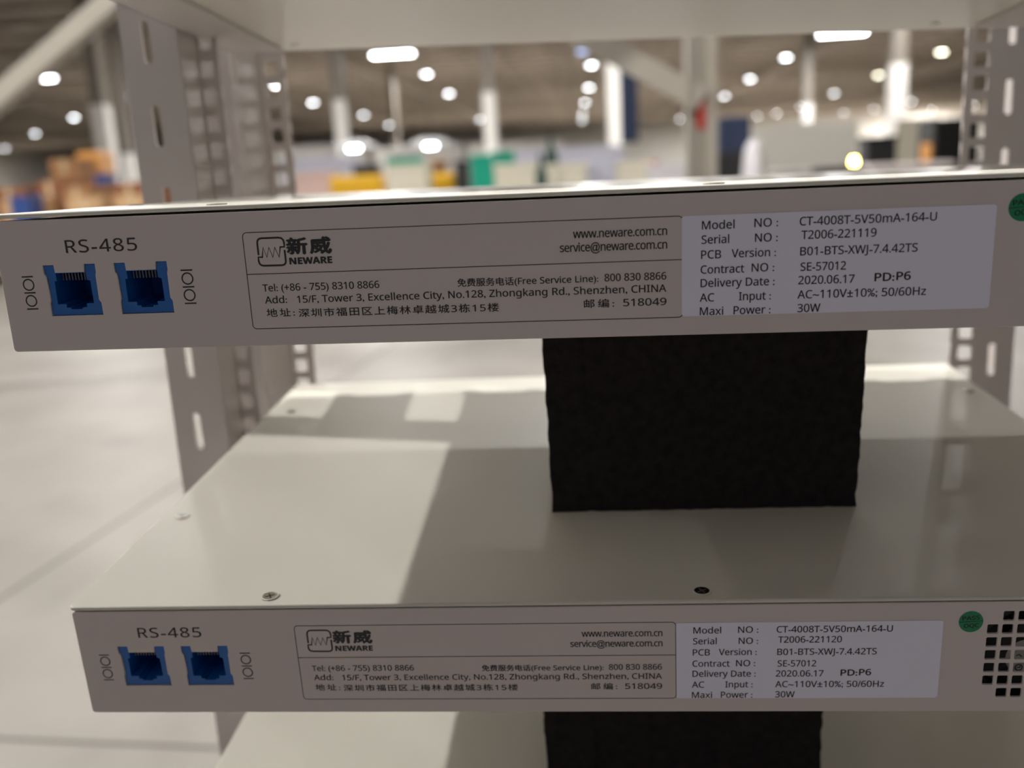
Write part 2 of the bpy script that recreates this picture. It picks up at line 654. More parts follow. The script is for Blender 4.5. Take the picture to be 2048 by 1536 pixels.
panel_me = place(plate([rr(-0.3, 0, PW, PH, 1.2, 5), jack_a, [(x + JDX, z) for x, z in jack_a]] + vent, 1.0, 0.18), XZ, (0, 0.0005, 0))
bm = bmesh.new()
for b in ((0.4, 1.2, 0.0, PW - .5, PD, 1.0), (0.4, 1.2, 1.0, 1.4, PD, PH), (PW - 1.5, 1.2, 1.0, PW - .5, PD, PH),
          (1.4, PD - 1.2, 1.0, PW - 1.5, PD, PH), (1.4, 1.1, 40.5, PW - 1.5, 9, 42.0)):
    bm_box(bm, *[v * G for v in b])
chassis_me = bm_mesh(bm)
lid_me = place(plate([rr(-1.0, -0.7, PW + .7, PD + 1.2, 2.2, 6)], 1.5, 0.55), Matrix(), (0, 0, 0.0438))
jack_me = place(plate([jack_a, open_a], 1.2, 0.1, offset=-0.22), XZ, (0, 0.0011, 0))
bm = bmesh.new()
fr = [bm.verts.new((x * G, 0.0012, z * G)) for x, z in open_a]
bk = [bm.verts.new((x * G, 0.0180, z * G)) for x, z in open_a]
for i in range(len(fr)):
    j = (i + 1) % len(fr)
    bm.faces.new((fr[i], fr[j], bk[j], bk[i]))
bm.faces.new(bk)
cav_me = bm_mesh(bm)
jack_me = join([jack_me, cav_me])
pins_me = boxes_mesh([((19.0 + 1.05 * i) * G, 0.0026, 22.6 * G, (19.45 + 1.05 * i) * G, 0.0031, 25.0 * G) for i in range(8)])

# print on the panel
heading_me = place(text_mesh('RS-485', 23.2, 46.9, 31.64, 3.95, 0.05), XZ, (0, -0.00006, 0))


def ring(cx, cz, rx, n=28):
    p = [(cx + rx * math.cos(2 * math.pi * i / n), cz + rx * math.sin(2 * math.pi * i / n)) for i in range(n)]
    return p + [p[0]]


def port_symbol(x0, x1, ztop, zmid, zbot, r):
    xc = (x0 + x1) / 2
    me = strokes([[(x0, ztop), (x1, ztop)], [(x0, zmid), (x1, zmid)], [(x0, zbot), (x1, zbot)],
                  ring(xc, (ztop + zmid) / 2, r), ring(xc, (zmid + zbot) / 2, r)], 0.44)
    return place(me, XZ, (0, -0.00003, 0))


sym_l_me = port_symbol(6.75, 10.6, 24.5, 19.3, 14.05, 1.75)
sym_r_me = port_symbol(60.05, 63.9, 24.88, 19.57, 14.33, 1.75)
fr_out = rr(81.5, 5.5, 216.2, 35.8, 1.3, 5)
border_me = place(strokes([fr_out + [fr_out[0]], [(81.5, 22.85), (216.0, 22.95)]], 0.26), XZ, (0, -0.00003, 0))

lg = [[(85.95, 28.75), (85.95, 32.4), (86.1, 33.2), (86.6, 33.75), (87.4, 33.93), (92.9, 33.93), (93.8, 33.7), (94.35, 33.1), (94.5, 32.3), (94.5, 31.03),
       (93.15, 31.03), (92.5, 27.95), (91.4, 30.95), (90.5, 27.95), (89.5, 31.0), (88.6, 28.0), (87.65, 31.05), (87.1, 28.08), (85.8, 28.12),
       (85.8, 26.9), (86.0, 26.1), (86.5, 25.6), (87.3, 25.42), (93.1, 25.38), (93.9, 25.55), (94.4, 26.1), (94.5, 26.9), (94.45, 30.1)]]
logo_me = place(join([strokes(lg, 0.6)]), XZ, (0, -0.00003, 0))
logo_text = place(join([text_mesh('新威', 95.3, 109.2, 28.75, 4.9, 0.30, 'cjk'), text_mesh('NEWARE', 95.7, 109.2, 25.58, 2.0, 0.10, 'cap', heavy)]), XZ, (0, -0.00006, 0))
logo_me = join([logo_me, logo_text])
T = [('www.neware.com.cn', 183.8, 211.6, 30.43, 1.95, 'x'), ('service@neware.com.cn', 179.75, 211.6, 26.42, 1.95, 'x'),
     ('Tel: (+86 - 755) 8310 8866', 86.1, 123.4, 17.35, 2.2, 'cap'), ('免费服务电话(Free Service Line):', 147.9, 191.0, 16.95, 2.45, 'cjk'),
     ('800 830 8866', 192.9, 211.3, 17.16, 2.2, 'cap'), ('Add:', 86.4, 93.5, 13.54, 2.2, 'cap'),
     ('15/F, Tower 3, Excellence City, No.128, Zhongkang Rd., Shenzhen, CHINA', 96.8, 211.3, 13.45, 2.2, 'cap'),
     ('地址:', 86.5, 95.6, 9.25, 2.6, 'cjk'), ('深圳市福田区上梅林卓越城3栋15楼', 96.9, 160.3, 8.95, 2.6, 'cjk'),
     ('邮编:', 186.5, 195.6, 9.2, 2.6, 'cjk'), ('518049', 198.4, 211.3, 9.4, 2.2, 'cap')]
letter_me = place(join([text_mesh(s, a, b, z, c, 0.055, f) for s, a, b, z, c, f in T]), XZ, (0, -0.00006, 0))

sticker_me = place(plate([rr(215.9, 5.75, 304.7, 35.75, 0.9, 4)], 0.12, 0.0), XZ, (0, -0.00008, 0))


def sticker_print(serial):
    T = [('Model', 221.8, 231.2, 31.65), ('NO :', 236.95, 243.7, 31.8), ('CT-4008T-5V50mA-164-U', 249.9, 288.3, 31.76),
         ('Serial', 221.7, 229.7, 27.42), ('NO :', 237.2, 243.7, 27.45), (serial, 250.5, 271.7, 27.79),
         ('PCB', 221.6, 227.4, 23.0), ('Version :', 230.5, 243.3, 23.1), ('B01-BTS-XWJ-7.4.42TS', 250.3, 283.5, 23.01),
         ('Contract', 221.5, 234.2, 18.55), ('NO :', 236.4, 242.9, 18.66), ('SE-57012', 250.55, 263.5, 18.44),
         ('Delivery Date :', 221.5, 243.1, 14.5), ('2020.06.17', 250.0, 266.1, 14.46),
         ('AC', 221.25, 225.5, 10.12), ('Input :', 232.8, 242.1, 10.2), ('AC~110V±10%; 50/60Hz', 249.9, 286.6, 10.2),
         ('Maxi', 221.3, 228.2, 5.95), ('Power :', 231.3, 242.1, 6.0), ('30W', 250.0, 256.6, 6.1)]
    ms = [text_mesh(s, a, b, z, 2.42, 0.045) for s, a, b, z in T]
    ms += [text_mesh('PD:', 271.9, 277.4, 14.72, 2.35, 0.10), text_mesh('P6', 278.1, 282.0, 14.86, 2.35, 0.10)]
    return place(join(ms), XZ, (0, -0.00020, 0))


pass_me = place(plate([circ(0, 0, 3.95, 40)], 0.1), XZ, (0, -0.00007, 0))
pass_print_me = join([place(join([text_mesh('PASS', -2.75, 2.75, 0.75, 1.45, 0.09), text_mesh('OQC', -2.3, 2.5, -2.15, 1.45, 0.09)]), XZ, (0, -0.00016, 0)),
                      place(strokes([[(-3.9, 0.1), (3.9, 0.1)]], 0.22), XZ, (0, -0.00015, 0))])

bm = bmesh.new()
bm_cyl(bm, 2.9 * G, 2.6 * G, 0, 0.35 * G, 24)
screw_me = bm_mesh(bm, bevel=0)
bm = bmesh.new()
bm_cyl(bm, 1.5 * G, 1.5 * G, 0.30 * G, 0.40 * G, 16)
recess_me = boxes_mesh([(-1.7 * G, -.28 * G, .33 * G, 1.7 * G, .28 * G, .45 * G), (-.28 * G, -1.7 * G, .33 * G, .28 * G, 1.7 * G, .45 * G)])
bm.free()
screw_ring_me = place(plate([circ(0, 0, 3.2), circ(0, 0, 2.6)], 0.5, 0.1), Matrix(), (0, 0, 0.0002))

bm = bmesh.new()
bm_cyl(bm, 6.5 * G, 5.8 * G, 0, 7.5 * G, 24, M4=Matrix.Rotation(-math.pi / 2, 4, 'X'))
term_me = bm_mesh(bm)

# fan behind the grille
fan_frame_me = place(plate([rr(317.5, 2.5, 354.5, 39.5, 2.0, 4), circ(336, 21, 17.6, 40)], 9, 0.2), XZ, (0, 0.0065, 0))
bm = bmesh.new()
RX = Matrix.Translation((0.336, 0.0, 0.021)) @ Matrix.Rotation(math.pi / 2, 4, 'X')
bm_cyl(bm, 9.2 * G, 9.2 * G, -10 * G, -6.2 * G, 40, M4=RX)
for k in range(7):
    A = RX @ Matrix.Rotation(2 * math.pi * k / 7, 4, 'Z') @ Matrix.Translation((12.8 * G, 0, -8 * G)) @ Matrix.Rotation(0.5, 4, 'X')
    bm_box(bm, -4.2 * G, -4.4 * G, -.4 * G, 4.2 * G, 4.4 * G, .4 * G, A)
fan_rotor_me = bm_mesh(bm)
fan_label_me = place(plate([circ(336, 17.2, 6.9, 40)], 0.1), XZ, (0, 0.0060, 0))
fan_print_me = place(join([strokes([ring(333.8, 13.3, 1.15), [(333.2, 13.3), (334.2, 13.3), (334.2, 14.0)], [(335.9, 11.5), (335.9, 15.2)],
                                    [(332.6, 18.0), (333.6, 18.4), (334.4, 17.5)], [(332.9, 15.7), (334.4, 15.9)], [(335.8, 16.5), (335.8, 19.0)],
                                    [(331.2, 15.8), (331.2, 18.0)], [(333.4, 20.4), (334.4, 20.9), (333.6, 21.5), (334.4, 22.0)]], 0.4)]), XZ, (0, 0.00585, 0))


def unit_matrix(tx, ty, tz, rx=0, ry=0, rz=0):
    """Pose given in millimetres in the lower unit's own frame."""
    base = Matrix.Translation((0, 0, LIFT)) @ UNIT_ROT.to_4x4()
    return base @ Matrix.Translation((tx * G, ty * G, tz * G)) @ rot3(math.radians(rx), math.radians(ry), math.radians(rz)).to_4x4()


def screw(root, x, y, dark=False, LM=Matrix()):
    s = link('screw', screw_me.copy(), M['darksteel' if dark else 'steel'], root)
    s.matrix_basis = LM @ Matrix.Translation((x * G, y * G, 0.0446))
    r = link('cross_slot', recess_me.copy(), M['ink'] if not dark else M['steel'], s)
    r.rotation_euler = (0, 0, 0.5)
    link('countersink', screw_ring_me.copy(), M['lid'], s)


def build_unit(label, mw, serial=None, stick=(0, 0, 0), passpos=(311.8, 34.6, 0), front=True, lid='lid', sag=0.0):
    t = thing('battery_test_unit', label, 'electronic device', mw, 'flat grey units stacked in the rack')
    ch = chassis_me.copy()
    if sag:                                   # the sheet lid and walls slope down towards the far end
        for v in ch.vertices:
            v.co.z *= 1 - math.tan(sag) * max(0, v.co.y) / (PH * G)
    link('chassis', ch, M['chassis'], t)
    LM = Matrix.Translation((0, 0, .0437)) @ Matrix.Rotation(-sag, 4, 'X') @ Matrix.Translation((0, 0, -.0437))
    link('front_panel', panel_me.copy(), M['panel'], t)
    ld = link('lid', lid_me.copy(), M[lid], t)
    ld.matrix_basis = LM
    for x, y, dk in ((72.2, 5.4, 0), (225.7, 5.2, 1), (379, 5.3, 0), (8.8, 77, 0), (12.5, 222.8, 0), (396, 77, 0), (396, 222.8, 0)):
        screw(t, x, y, dk, LM)
    for i in range(10):
        c = link('channel_terminal', term_me.copy(), M['chassis'], t)
        c.location = ((35 + 38.3 * i) * G, (PD - .5) * G, 0.024)
    for dx in (0, JDX):
        j = link('network_jack', jack_me.copy(), M['blue'], t)
        j.location = (dx * G, 0, 0)
        j['label'] = 'blue plastic network jack'
        link('contact_pins', pins_me.copy(), M['gold'], j)
    f = link('cooling_fan', fan_frame_me.copy(), M['black'], t)
    link('fan_rotor', fan_rotor_me.copy(), M['black'], f)
    link('fan_label', fan_label_me.copy(), M['fanlabel'], f)
    link('fan_label_print', fan_print_me.copy(), M['ink'], f)
    if not front:
        return t
    link('port_heading', heading_me.copy(), M['ink'], t)
    link('port_symbol', sym_l_me.copy(), M['ink'], t)
    link('port_symbol', sym_r_me.copy(), M['ink'], t)
    link('info_border', border_me.copy(), M['ink'], t)
    link('maker_logo', logo_me.copy(), M['ink'], t)
    link('address_lettering', letter_me.copy(), M['ink'], t)
    st = link('rating_sticker', sticker_me.copy(), M['sticker'], t)
    st['label'] = 'white rating sticker'
    st.location = (stick[0] * G, 0, stick[1] * G)
    link('sticker_print', sticker_print(serial), M['ink'], st)
    ps = link('pass_sticker', pass_me.copy(), M['green'], t)
    ps['label'] = 'round green inspection sticker'
    ps.location = (passpos[0] * G, 0, passpos[1] * G)
    ps.rotation_euler = (0, math.radians(-4), 0)
    link('sticker_print', pass_print_me.copy(), M['green_ink'], ps)
    return t


MU = unit_matrix(2.167, -3.923, 140.742, -2.08, 0.422, -1.013)
MLo = unit_matrix(0, 0, 0)
MB = unit_matrix(0.3, 0, -138.5)
build_unit('flat grey test unit resting on the foam block, two blue jacks, sticker ending 221119', MU, 'T2006-221119', lid='film', sag=math.radians(2.0))
build_unit('flat grey test unit under the upper foam block, sticker ending 221120', MLo, 'T2006-221120', (0.4, -0.25), (314.0, 34.9))
build_unit('lowest grey test unit, only its lid seen under the lower foam block', MB, front=False)
# the unit above: only its underside shows
rear_l, rear_r = Vector((9.6, 275, 263.5)), Vector((411.7, 275, 251.5))
roll = math.atan2(rear_r.z - rear_l.z, rear_r.x - rear_l.x)
MT = (Matrix.Translation((0.0086, -0.004, LIFT + 0.2775)) @ Matrix.Rotation(-roll, 4, 'Y') @ Matrix.Rotation(math.radians(-2.6), 4, 'X')
      @ Matrix.Translation((0, PD * G * 0.32, 0)) @ Matrix.Diagonal((1, 0.68, 1, 1)))   # cut short at the front so lamp light reaches the lid below
top = build_unit('topmost grey unit seen from below, its pale underside across the top', MT, front=False)
bm = bmesh.new()
bm_cyl(bm, 2.6 * G, 2.2 * G, 0, -0.9 * G, 20)
under_screw = bm_mesh(bm)
for x, y in ((18, 30), (18, 250), (373, 250), (387, 30)):
    o = link('underside_screw', under_screw.copy(), M['steel'], top)
    o.location = (x * G, y * G, 0)

# ---------------------------------------------------------------- foam blocks
def foam(label, x0, x1, y0, y1, flare, low, high, cuts):
    """Block between the lid of one unit (matrix low) and the bottom of another (matrix high)."""
    base = unit_matrix(0, 0, 0)
    inv = base.inverted()

    def plane_z(Mx, zloc, x, y):
        a = inv @ (Mx @ Vector((0, 0, zloc)))
        nrm = (inv.to_3x3() @ (Mx.to_3x3() @ Vector((0, 0, 1))))
        return a.z - (nrm.x * (x - a.x) + nrm.y * (y - a.y)) / nrm.z
    bm = bmesh.new()
    nx, ny, nz = 46, 26, 34
    from mathutils import noise as nz_

    def pt(u, v, w):
        fl = (u - .5) * 2 * flare * w
        x = (x0 + (x1 - x0) * u + fl) * G
        y = (y0 + (y1 - y0) * v) * G
        za, zb = plane_z(low, 0.0447, x, y), plane_z(high, -0.0001, x, y)
        p = Vector((x, y, za + (zb - za) * w))
        q = nz_.noise_vector(p * 900) * 0.0005 + nz_.noise_vector(p * 120) * 0.0004
        for c in cuts:
            if abs(x / G - c) < 1.6 and v < .02:
                p.y += 0.0011 * (1 - abs(x / G - c) / 1.6)
        if w in (0, 1):
            q.z = 0
        return p + q
    cache = {}

    def vert(i, j, k):
        key = (i, j, k)
        if key not in cache:
            cache[key] = bm.verts.new(pt(i / nx, j / ny, k / nz))
        return cache[key]
    for i in range(nx):
        for k in range(nz):
            bm.faces.new((vert(i, 0, k), vert(i + 1, 0, k), vert(i + 1, 0, k + 1), vert(i, 0, k + 1)))
            bm.faces.new((vert(i, ny, k), vert(i, ny, k + 1), vert(i + 1, ny, k + 1), vert(i + 1, ny, k)))
    for j in range(ny):
        for k in range(nz):
            bm.faces.new((vert(0, j, k), vert(0, j, k + 1), vert(0, j + 1, k + 1), vert(0, j + 1, k)))
            bm.faces.new((vert(nx, j, k), vert(nx, j + 1, k), vert(nx, j + 1, k + 1), vert(nx, j, k + 1)))
    for i in range(nx):
        for j in range(ny):
            bm.faces.new((vert(i, j, 0), vert(i, j + 1, 0), vert(i + 1, j + 1, 0), vert(i + 1, j, 0)))
            bm.faces.new((vert(i, j, nz), vert(i + 1, j, nz), vert(i + 1, j + 1, nz), vert(i, j + 1, nz)))
    o = link('foam_block', bm_mesh(bm), M['foam'], None, base)
    return tag(o, label, 'foam block', 'charcoal foam spacers between the units')


foam('charcoal foam block between the two lettered grey units', 172.0, 295.6, 73, 215, 1.4, MLo, MU, (187, 208, 240, 284))
foam('charcoal foam block on the lowest unit, under the sticker ending 221120', 163.6, 286.0, 73, 215, 0.3, MB, MLo, (187.2, 237.5))

# ---------------------------------------------------------------- rack
rack = thing('storage_rack', 'pale grey slotted steel rack whose uprights hold the units', 'rack')
ZB = LIFT * 1000


RH = 2100


def sheet(u0, u1, cell=None, t=1.6):
    """Upright sheet from u0 to u1; cell = (hole centre, hole width, hole height, corner radius, centre height, pitch)."""
    if cell is None:
        return plate([[(u0, 0), (u1, 0), (u1, RH), (u0, RH)]], t, 0.25)
    xc, w, h, r, c0, pitch = cell
    first = c0 % pitch
    one = plate([[(u0, -pitch / 2), (u1, -pitch / 2), (u1, pitch / 2), (u0, pitch / 2)],
                 list(reversed(rr(xc - w / 2, -h / 2, xc + w / 2, h / 2, r, 4)))], t, 0)
    ms = []
    for k in range(int((RH - first) / pitch)):
        c = one.copy()
        c.transform(Matrix.Translation((0, (first + k * pitch) * G, 0)))
        ms.append(c)
    lo = first - pitch / 2
    if lo > 0:
        ms.append(plate([[(u0, 0), (u1, 0), (u1, lo), (u0, lo)]], t, 0))
    return join(ms)


front_up = join([
    place(sheet(-44.5, -14.5, (-31.2, 4.2, 21, 2.0, ZB + 55.6, 41.3)), XZ, (0, .190, 0)),
    place(sheet(190, 214), YZ, (-.0153, 0, 0)),
    place(sheet(-16, -3.6, (-10.2, 6.4, 8.4, 1.2, ZB + 250, 14.1)), XZ, (0, .2135, 0))])
rear_up = join([
    place(sheet(270, 325, (281, 4.6, 19, 2.2, ZB + 63.5, 38.6)), YZ, (-.0205, 0, 0)),
    place(sheet(-21, -2.8, (-12.0, 8.4, 8.6, 1.2, ZB + 261, 14.1)), XZ, (0, .325, 0)),
    place(sheet(-38, -20), XZ, (0, .2705, 0))])
link('upright', front_up, M['rack'], rack)
link('upright', rear_up, M['rack'], rack)
rear_right = join([
    place(sheet(-21, -2.8, (-12.0, 8.6, 8.8, 1.2, ZB + 254, 14.1)), XZ, (0, .325, 0)),
    place(sheet(-43, -21, (-29.5, 4.4, 21, 2.0, ZB + 51.5, 41.3)), XZ, (0, .325, 0)),
    place(sheet(325, 362), YZ, (-.0425, 0, 0))])
for src, dx in ((front_up, .500), (rear_right, .4215)):
    c = src.copy()
    c.transform(Matrix.Translation((dx, 0, 0)) @ Matrix.Diagonal((-1, 1, 1, 1)))
    c.flip_normals()
    link('upright', c, M['rack'], rack)
# braces between a front and a rear upright
for s in (0, 1):
    for z in (0.25, LIFT + 0.114, LIFT + 0.62):
        me = box_mesh(-.0345, .19, z, -.0225, .34, z + .031, .001) if s == 0 else box_mesh(.522, .19, z, .534, .34, z + .031, .001)
        link('brace', me, M['rack'], rack)


# support rails that carry the topmost and the lowest unit at their sides
def rail(Mx, s, ledge=True):
    if not ledge:
        me = box_mesh(-.0033, .02, -.0022, .0075, .262, -.0002) if s == 0 else box_mesh(.397, .02, -.0022, .4235, .262, -.0002)
        o = link('support_rail', me, M['rack'], rack)
        o.matrix_basis = Mx
        return
    me = boxes_mesh([(-.0215, .02, -.0022, .0075, .262, -.0002), (-.0215, .02, -.0022, -.0200, .262, .03)], 0) if s == 0 else \
        boxes_mesh([(.397, .02, -.0022, .4255, .262, -.0002), (.4240, .02, -.0022, .4255, .262, .03)], 0)
    o = link('support_rail', me, M['rack'], rack)
    o.matrix_parent_inverse = Matrix()
    o.matrix_basis = Mx


for s in (0, 1):
    rail(MT, s)
    rail(MB, s, False)

# ================================================================ things across the hall
def carton(label, px, py, Y, w, d, h, m, group='cartons stacked along the left aisle', z=None, rz=0.0):
    """Carton whose top front edge centre lies at that pixel; resting at height z."""
    p = at(px, py, Y)
    zt = p.z
    z0 = zt - h if z is None else z
    t = thing('cardboard_box', label, 'box', Matrix.Translation((p.x, Y, z0)) @ Matrix.Rotation(rz, 4, 'Z'), group)
    hh = zt - z0
    link('carton', box_mesh(-w / 2, 0, 0, w / 2, d, hh, .01), m, t)
    link('tape_strip', boxes_mesh([(-.03, -.002, hh - .2, .03, 0.0, hh - .01), (-.03, 0.01, hh, .03, d - .01, hh + .002)]), M['tape'], t)
    return t


def pallet(label, px, Y, w, z, name='shipping_pallet'):
    p = at(px, 420, Y)
    t = thing(name, label, 'pallet', Matrix.Translation((p.x, Y, z)), 'pallets along the left aisle')
    link('deck', boxes_mesh([(-w / 2 + i * w / 6, -.05, .11, -w / 2 + i * w / 6 + w / 8, 1.05, .135) for i in range(6)]), M['brown'], t)
    for x in (-w / 2, -.05, w / 2 - .1):
        link('runner', box_mesh(x, -.05, 0, x + .1, 1.05, .11), M['brown'], t)


pallet('brown wooden pallet at the far left under the cartons', 20, 11, 1.2, 0)
pallet('brown wooden pallet left of the front upright under cartons', 250, 11, 1.3, 0)
pallet('brown wooden pallet in the middle of the left cartons', 135, 11.0, 1.1, 0)
cl = [
    ('dark red-brown carton at the far left edge', 15, 375, 11, .46, .8, None, M['card2'], .135),
    ('pale tan carton low at the left edge', 40, 398, 10.6, .50, .35, None, M['card3'], 0),
    ('red-brown carton left of the white column, lower row', 95, 362, 11, .30, .8, None, M['card2'], .135),
    ('tan carton with lamp glints left of the white column', 125, 318, 12.6, .42, .5, None, M['card'], 0),
    ('tan carton in the middle of the left pile', 150, 372, 11, .36, .8, None, M['card'], .135),
    ('pale carton low in front of the white column', 165, 395, 10.5, .42, .4, None, M['card3'], 0),
    ('dark carton right of the white column', 255, 365, 11, .40, .8, None, M['card2'], .135),
    ('pale carton low beside the front upright', 262, 390, 10.6, .42, .35, None, M['card3'], 0),
    ('tall dusty pink carton beside the front upright', 300, 325, 12.3, .30, .5, None, M['card'], 0),
]
for lab, px, py, Y, w, d, h, m, z in cl:
    carton(lab, px, py, Y, w, d, h or 1, m, z=z)
# orange wrapped bale and blue tub on top of the pile
p = at(172, 304, 13.3)
tag(link('wrapped_bale', box_mesh(p.x - .17, 13.3, 0.0, p.x + .17, 13.8, p.z, .04, 3), M['orange']),
    'glossy orange wrapped bale beside the white column', 'bale')
p = at(200, 348, 12.2)
tb = thing('storage_tub', 'dark blue plastic tub beside the white column', 'tub', Matrix.Translation((p.x, 12.2, 0)))
link('tub_body', box_mesh(-.09, 0, 0, .09, .3, p.z - .02, .02), M['bluebox'], tb)
link('rim', box_mesh(-.10, -.01, p.z - .03, .10, .31, p.z, .01), M['bluebox'], tb)
p = at(36, 392, 10.2)
tb = thing('storage_tub', 'navy plastic tub at the lower left edge', 'tub', Matrix.Translation((p.x, 10.2, 0)))
link('tub_body', box_mesh(-.12, 0, 0, .12, .3, p.z - .02, .02), M['bluebox'], tb)
link('rim', box_mesh(-.13, -.01, p.z - .03, .13, .31, p.z, .01), M['bluebox'], tb)

# yellow floor machines
def machine(label, px, py, Y, w, m, dark=True):
    p = at(px, py, Y)
    t = thing('floor_scrubber', label, 'machine', Matrix.Translation((p.x, Y, 0)), 'yellow machines across the hall')
    link('machine_body', box_mesh(-w / 2, 0, .12, w / 2, .5, p.z, .06, 3), m, t)
    if dark:
        link('control_head', box_mesh(-w * .05, .1, p.z, w * .45, .4, p.z + .16, .03), M['dark'], t)
    for x in (-w * .35, w * .35):
        bm = bmesh.new()
        bm_cyl(bm, .12, .12, -.05, .05, 20, M4=Matrix.Translation((x, .25, .12)) @ Matrix.Rotation(math.pi / 2, 4, 'Y'))
        link('wheel', bm_mesh(bm), M['black'], t)


machine('yellow machine with dark top, left of the white bin', 708, 351, 14, .80, M['yellow'])
machine('smaller yellow machine between the white bin and green crate', 881, 346, 14, .42, M['yellow'], False)


def crate(name, label, px, py, Y, w, d, m, rim=None, cat='crate', group=None):
    p = at(px, py, Y)
    t = thing(name, label, cat, Matrix.Translation((p.x, Y, 0)), group)
    link('crate_body', box_mesh(-w / 2, 0, 0, w / 2, d, p.z - .06, .015), m, t)
    link('crate_lid', box_mesh(-w / 2 - .015, -.015, p.z - .06, w / 2 + .015, d + .015, p.z, .015), rim or m, t)
    return t


G_B = 'bins and crates across the hall'
crate('storage_bin', 'white bin right of the yellow machine', 812, 329, 13, .56, .5, M['cream'], None, 'bin', G_B)
crate('storage_bin', 'green bin standing behind the white bin', 806, 314, 17, .62, .5, M['teal'], None, 'bin', G_B)
crate('storage_bin', 'tall bright green crate at the middle of the hall', 962, 309, 13.4, .32, .4, M['teal'], None, 'crate', G_B)
crate('storage_bin', 'pale green bin behind the first cream bin', 1005, 302, 17, .40, .4, M['teal'], None, 'bin', G_B)
crate('storage_bin', 'cream bin right of the green crate', 1030, 327, 13, .58, .5, M['cream'], None, 'bin', G_B)
crate('storage_bin', 'cream bin right of the dark green bottle', 1132, 327, 13, .56, .5, M['cream'], None, 'bin', G_B)
crate('storage_bin', 'pale violet bin at the foot of a white column', 1198, 320, 13.6, .36, .4, M['lavender'], None, 'bin', G_B)
crate('storage_bin', 'cream bin with bright glints left of the grey post', 1268, 325, 13.6, .52, .4, M['cream'], None, 'bin', G_B)
crate('storage_bin', 'white bin directly beside the grey post', 1335, 328, 13, .52, .4, M['wrap'], None, 'bin', G_B)
crate('storage_bin', 'white bin low in front of the far wall', 1590, 338, 13, .55, .4, M['white'], None, 'bin', G_B)
crate('pink_pallet_box', 'pale pink box low at the left beside the rack upright', 620, 345, 15, .75, .5, mat('pink_box', (.70, .52, .48), .6), None, 'box')
crate('storage_bin', 'red box between cream bin and grey post', 1300, 322, 14.4, .22, .3, M['red'], None, 'box', G_B)
crate('equipment_case', 'brown case above the smaller yellow machine', 873, 318, 15, .24, .3, M['brown'], M['card3'], 'case')
crate('equipment_case', 'slim black case right of the smaller yellow machine', 922, 322, 13.8, .2, .3, M['dark'], M['dark'], 'case')
crate('equipment_case', 'dark machine case right of the white wall panel', 1765, 272, 12, .36, .4, M['dark'], M['dark'], 'case')
crate('equipment_case', 'wide dark bench left of the amber beacon', 1680, 333, 12, .5, .4, M['dark'], M['dark'], 'case')

# large partition panels, some metres behind the bins; the far pale ones are added to brighten the wall
for lab, px, py, Y, w, m in (
        ('long white partition behind the cream bins', 1120, 296, 24, 3.2, M['lavender']),
        ('long pale panel added to brighten the wall far behind the yellow machines', 640, 290, 41, 4.2, M['white']),
        ('long pale panel added to brighten the wall far behind the white bin', 835, 292, 42, 4.0, M['white']),
        ('long pale panel added to brighten the wall far behind the bright green crate', 1030, 284, 43, 4.3, M['white']),
        ('white partition left of the yellow machine', 640, 315, 26, 2.2, M['lavender']),
        ('wide cream partition right of the grey post', 1600, 246, 22, 2.6, M['wall']),
        ('grey partition between dark case and black cabinet', 1835, 236, 18, .75, M['cream'])):
    p = at(px, py, Y)
    t = thing('partition_panel', lab, 'partition', Matrix.Translation((p.x, Y, 0)), 'partitions across the hall')
    link('panel_board', box_mesh(-w / 2, 0, .05, w / 2, .06, p.z, .01), m, t)
    for x in (-w / 2 + .05, w / 2 - .15):
        link('foot', box_mesh(x, -.25, 0, x + .1, .3, .05), M['lamphouse'], t)

# dark green bottles
def bottle(label, px, py, Y, r, m):
    p = at(px, py, Y)
    t = thing('gas_bottle', label, 'bottle', Matrix.Translation((p.x, Y, 0)), 'dark green bottles across the hall')
    bm = bmesh.new()
    prof = [(0.0, 0), (r, 0), (r, p.z * .78), (r * .8, p.z * .86), (r * .4, p.z * .93), (r * .3, p.z), (0, p.z)]
    for (ra, za), (rb, zb) in zip(prof[:-1], prof[1:]):
        if abs(za - zb) > 1e-6:
            bm_cyl(bm, ra, rb, za, zb, 20, caps=False)
    link('bottle_body', bm_mesh(bm, smooth=True), m, t)
    bm = bmesh.new()
    bm_cyl(bm, r * .35, r * .35, p.z, p.z + .06, 16)
    link('valve', bm_mesh(bm), M['dark'], t)


bottle('dark green bottle standing between two cream bins', 1081, 316, 12.6, .085, M['darkgreen'])
bottle('taller dark green bottle behind the cream bins', 1101, 278, 17, .13, M['darkgreen'])

# black cabinet at the right
p = at(1905, 236, 10.5)
cb = thing('equipment_cabinet', 'tall black cabinet at the right behind the rear upright', 'cabinet', Matrix.Translation((p.x, 10.5, 0)))
link('cabinet_body', box_mesh(-.19, 0, 0, .3, .5, p.z, .02), M['dark'], cb)
link('cabinet_door', box_mesh(-.17, -.02, .06, .28, -.001, p.z - .05, .006), M['black'], cb)
link('edge_strip', box_mesh(-.215, .02, 0, -.192, .3, p.z - .25, .004), M['orange'], cb)

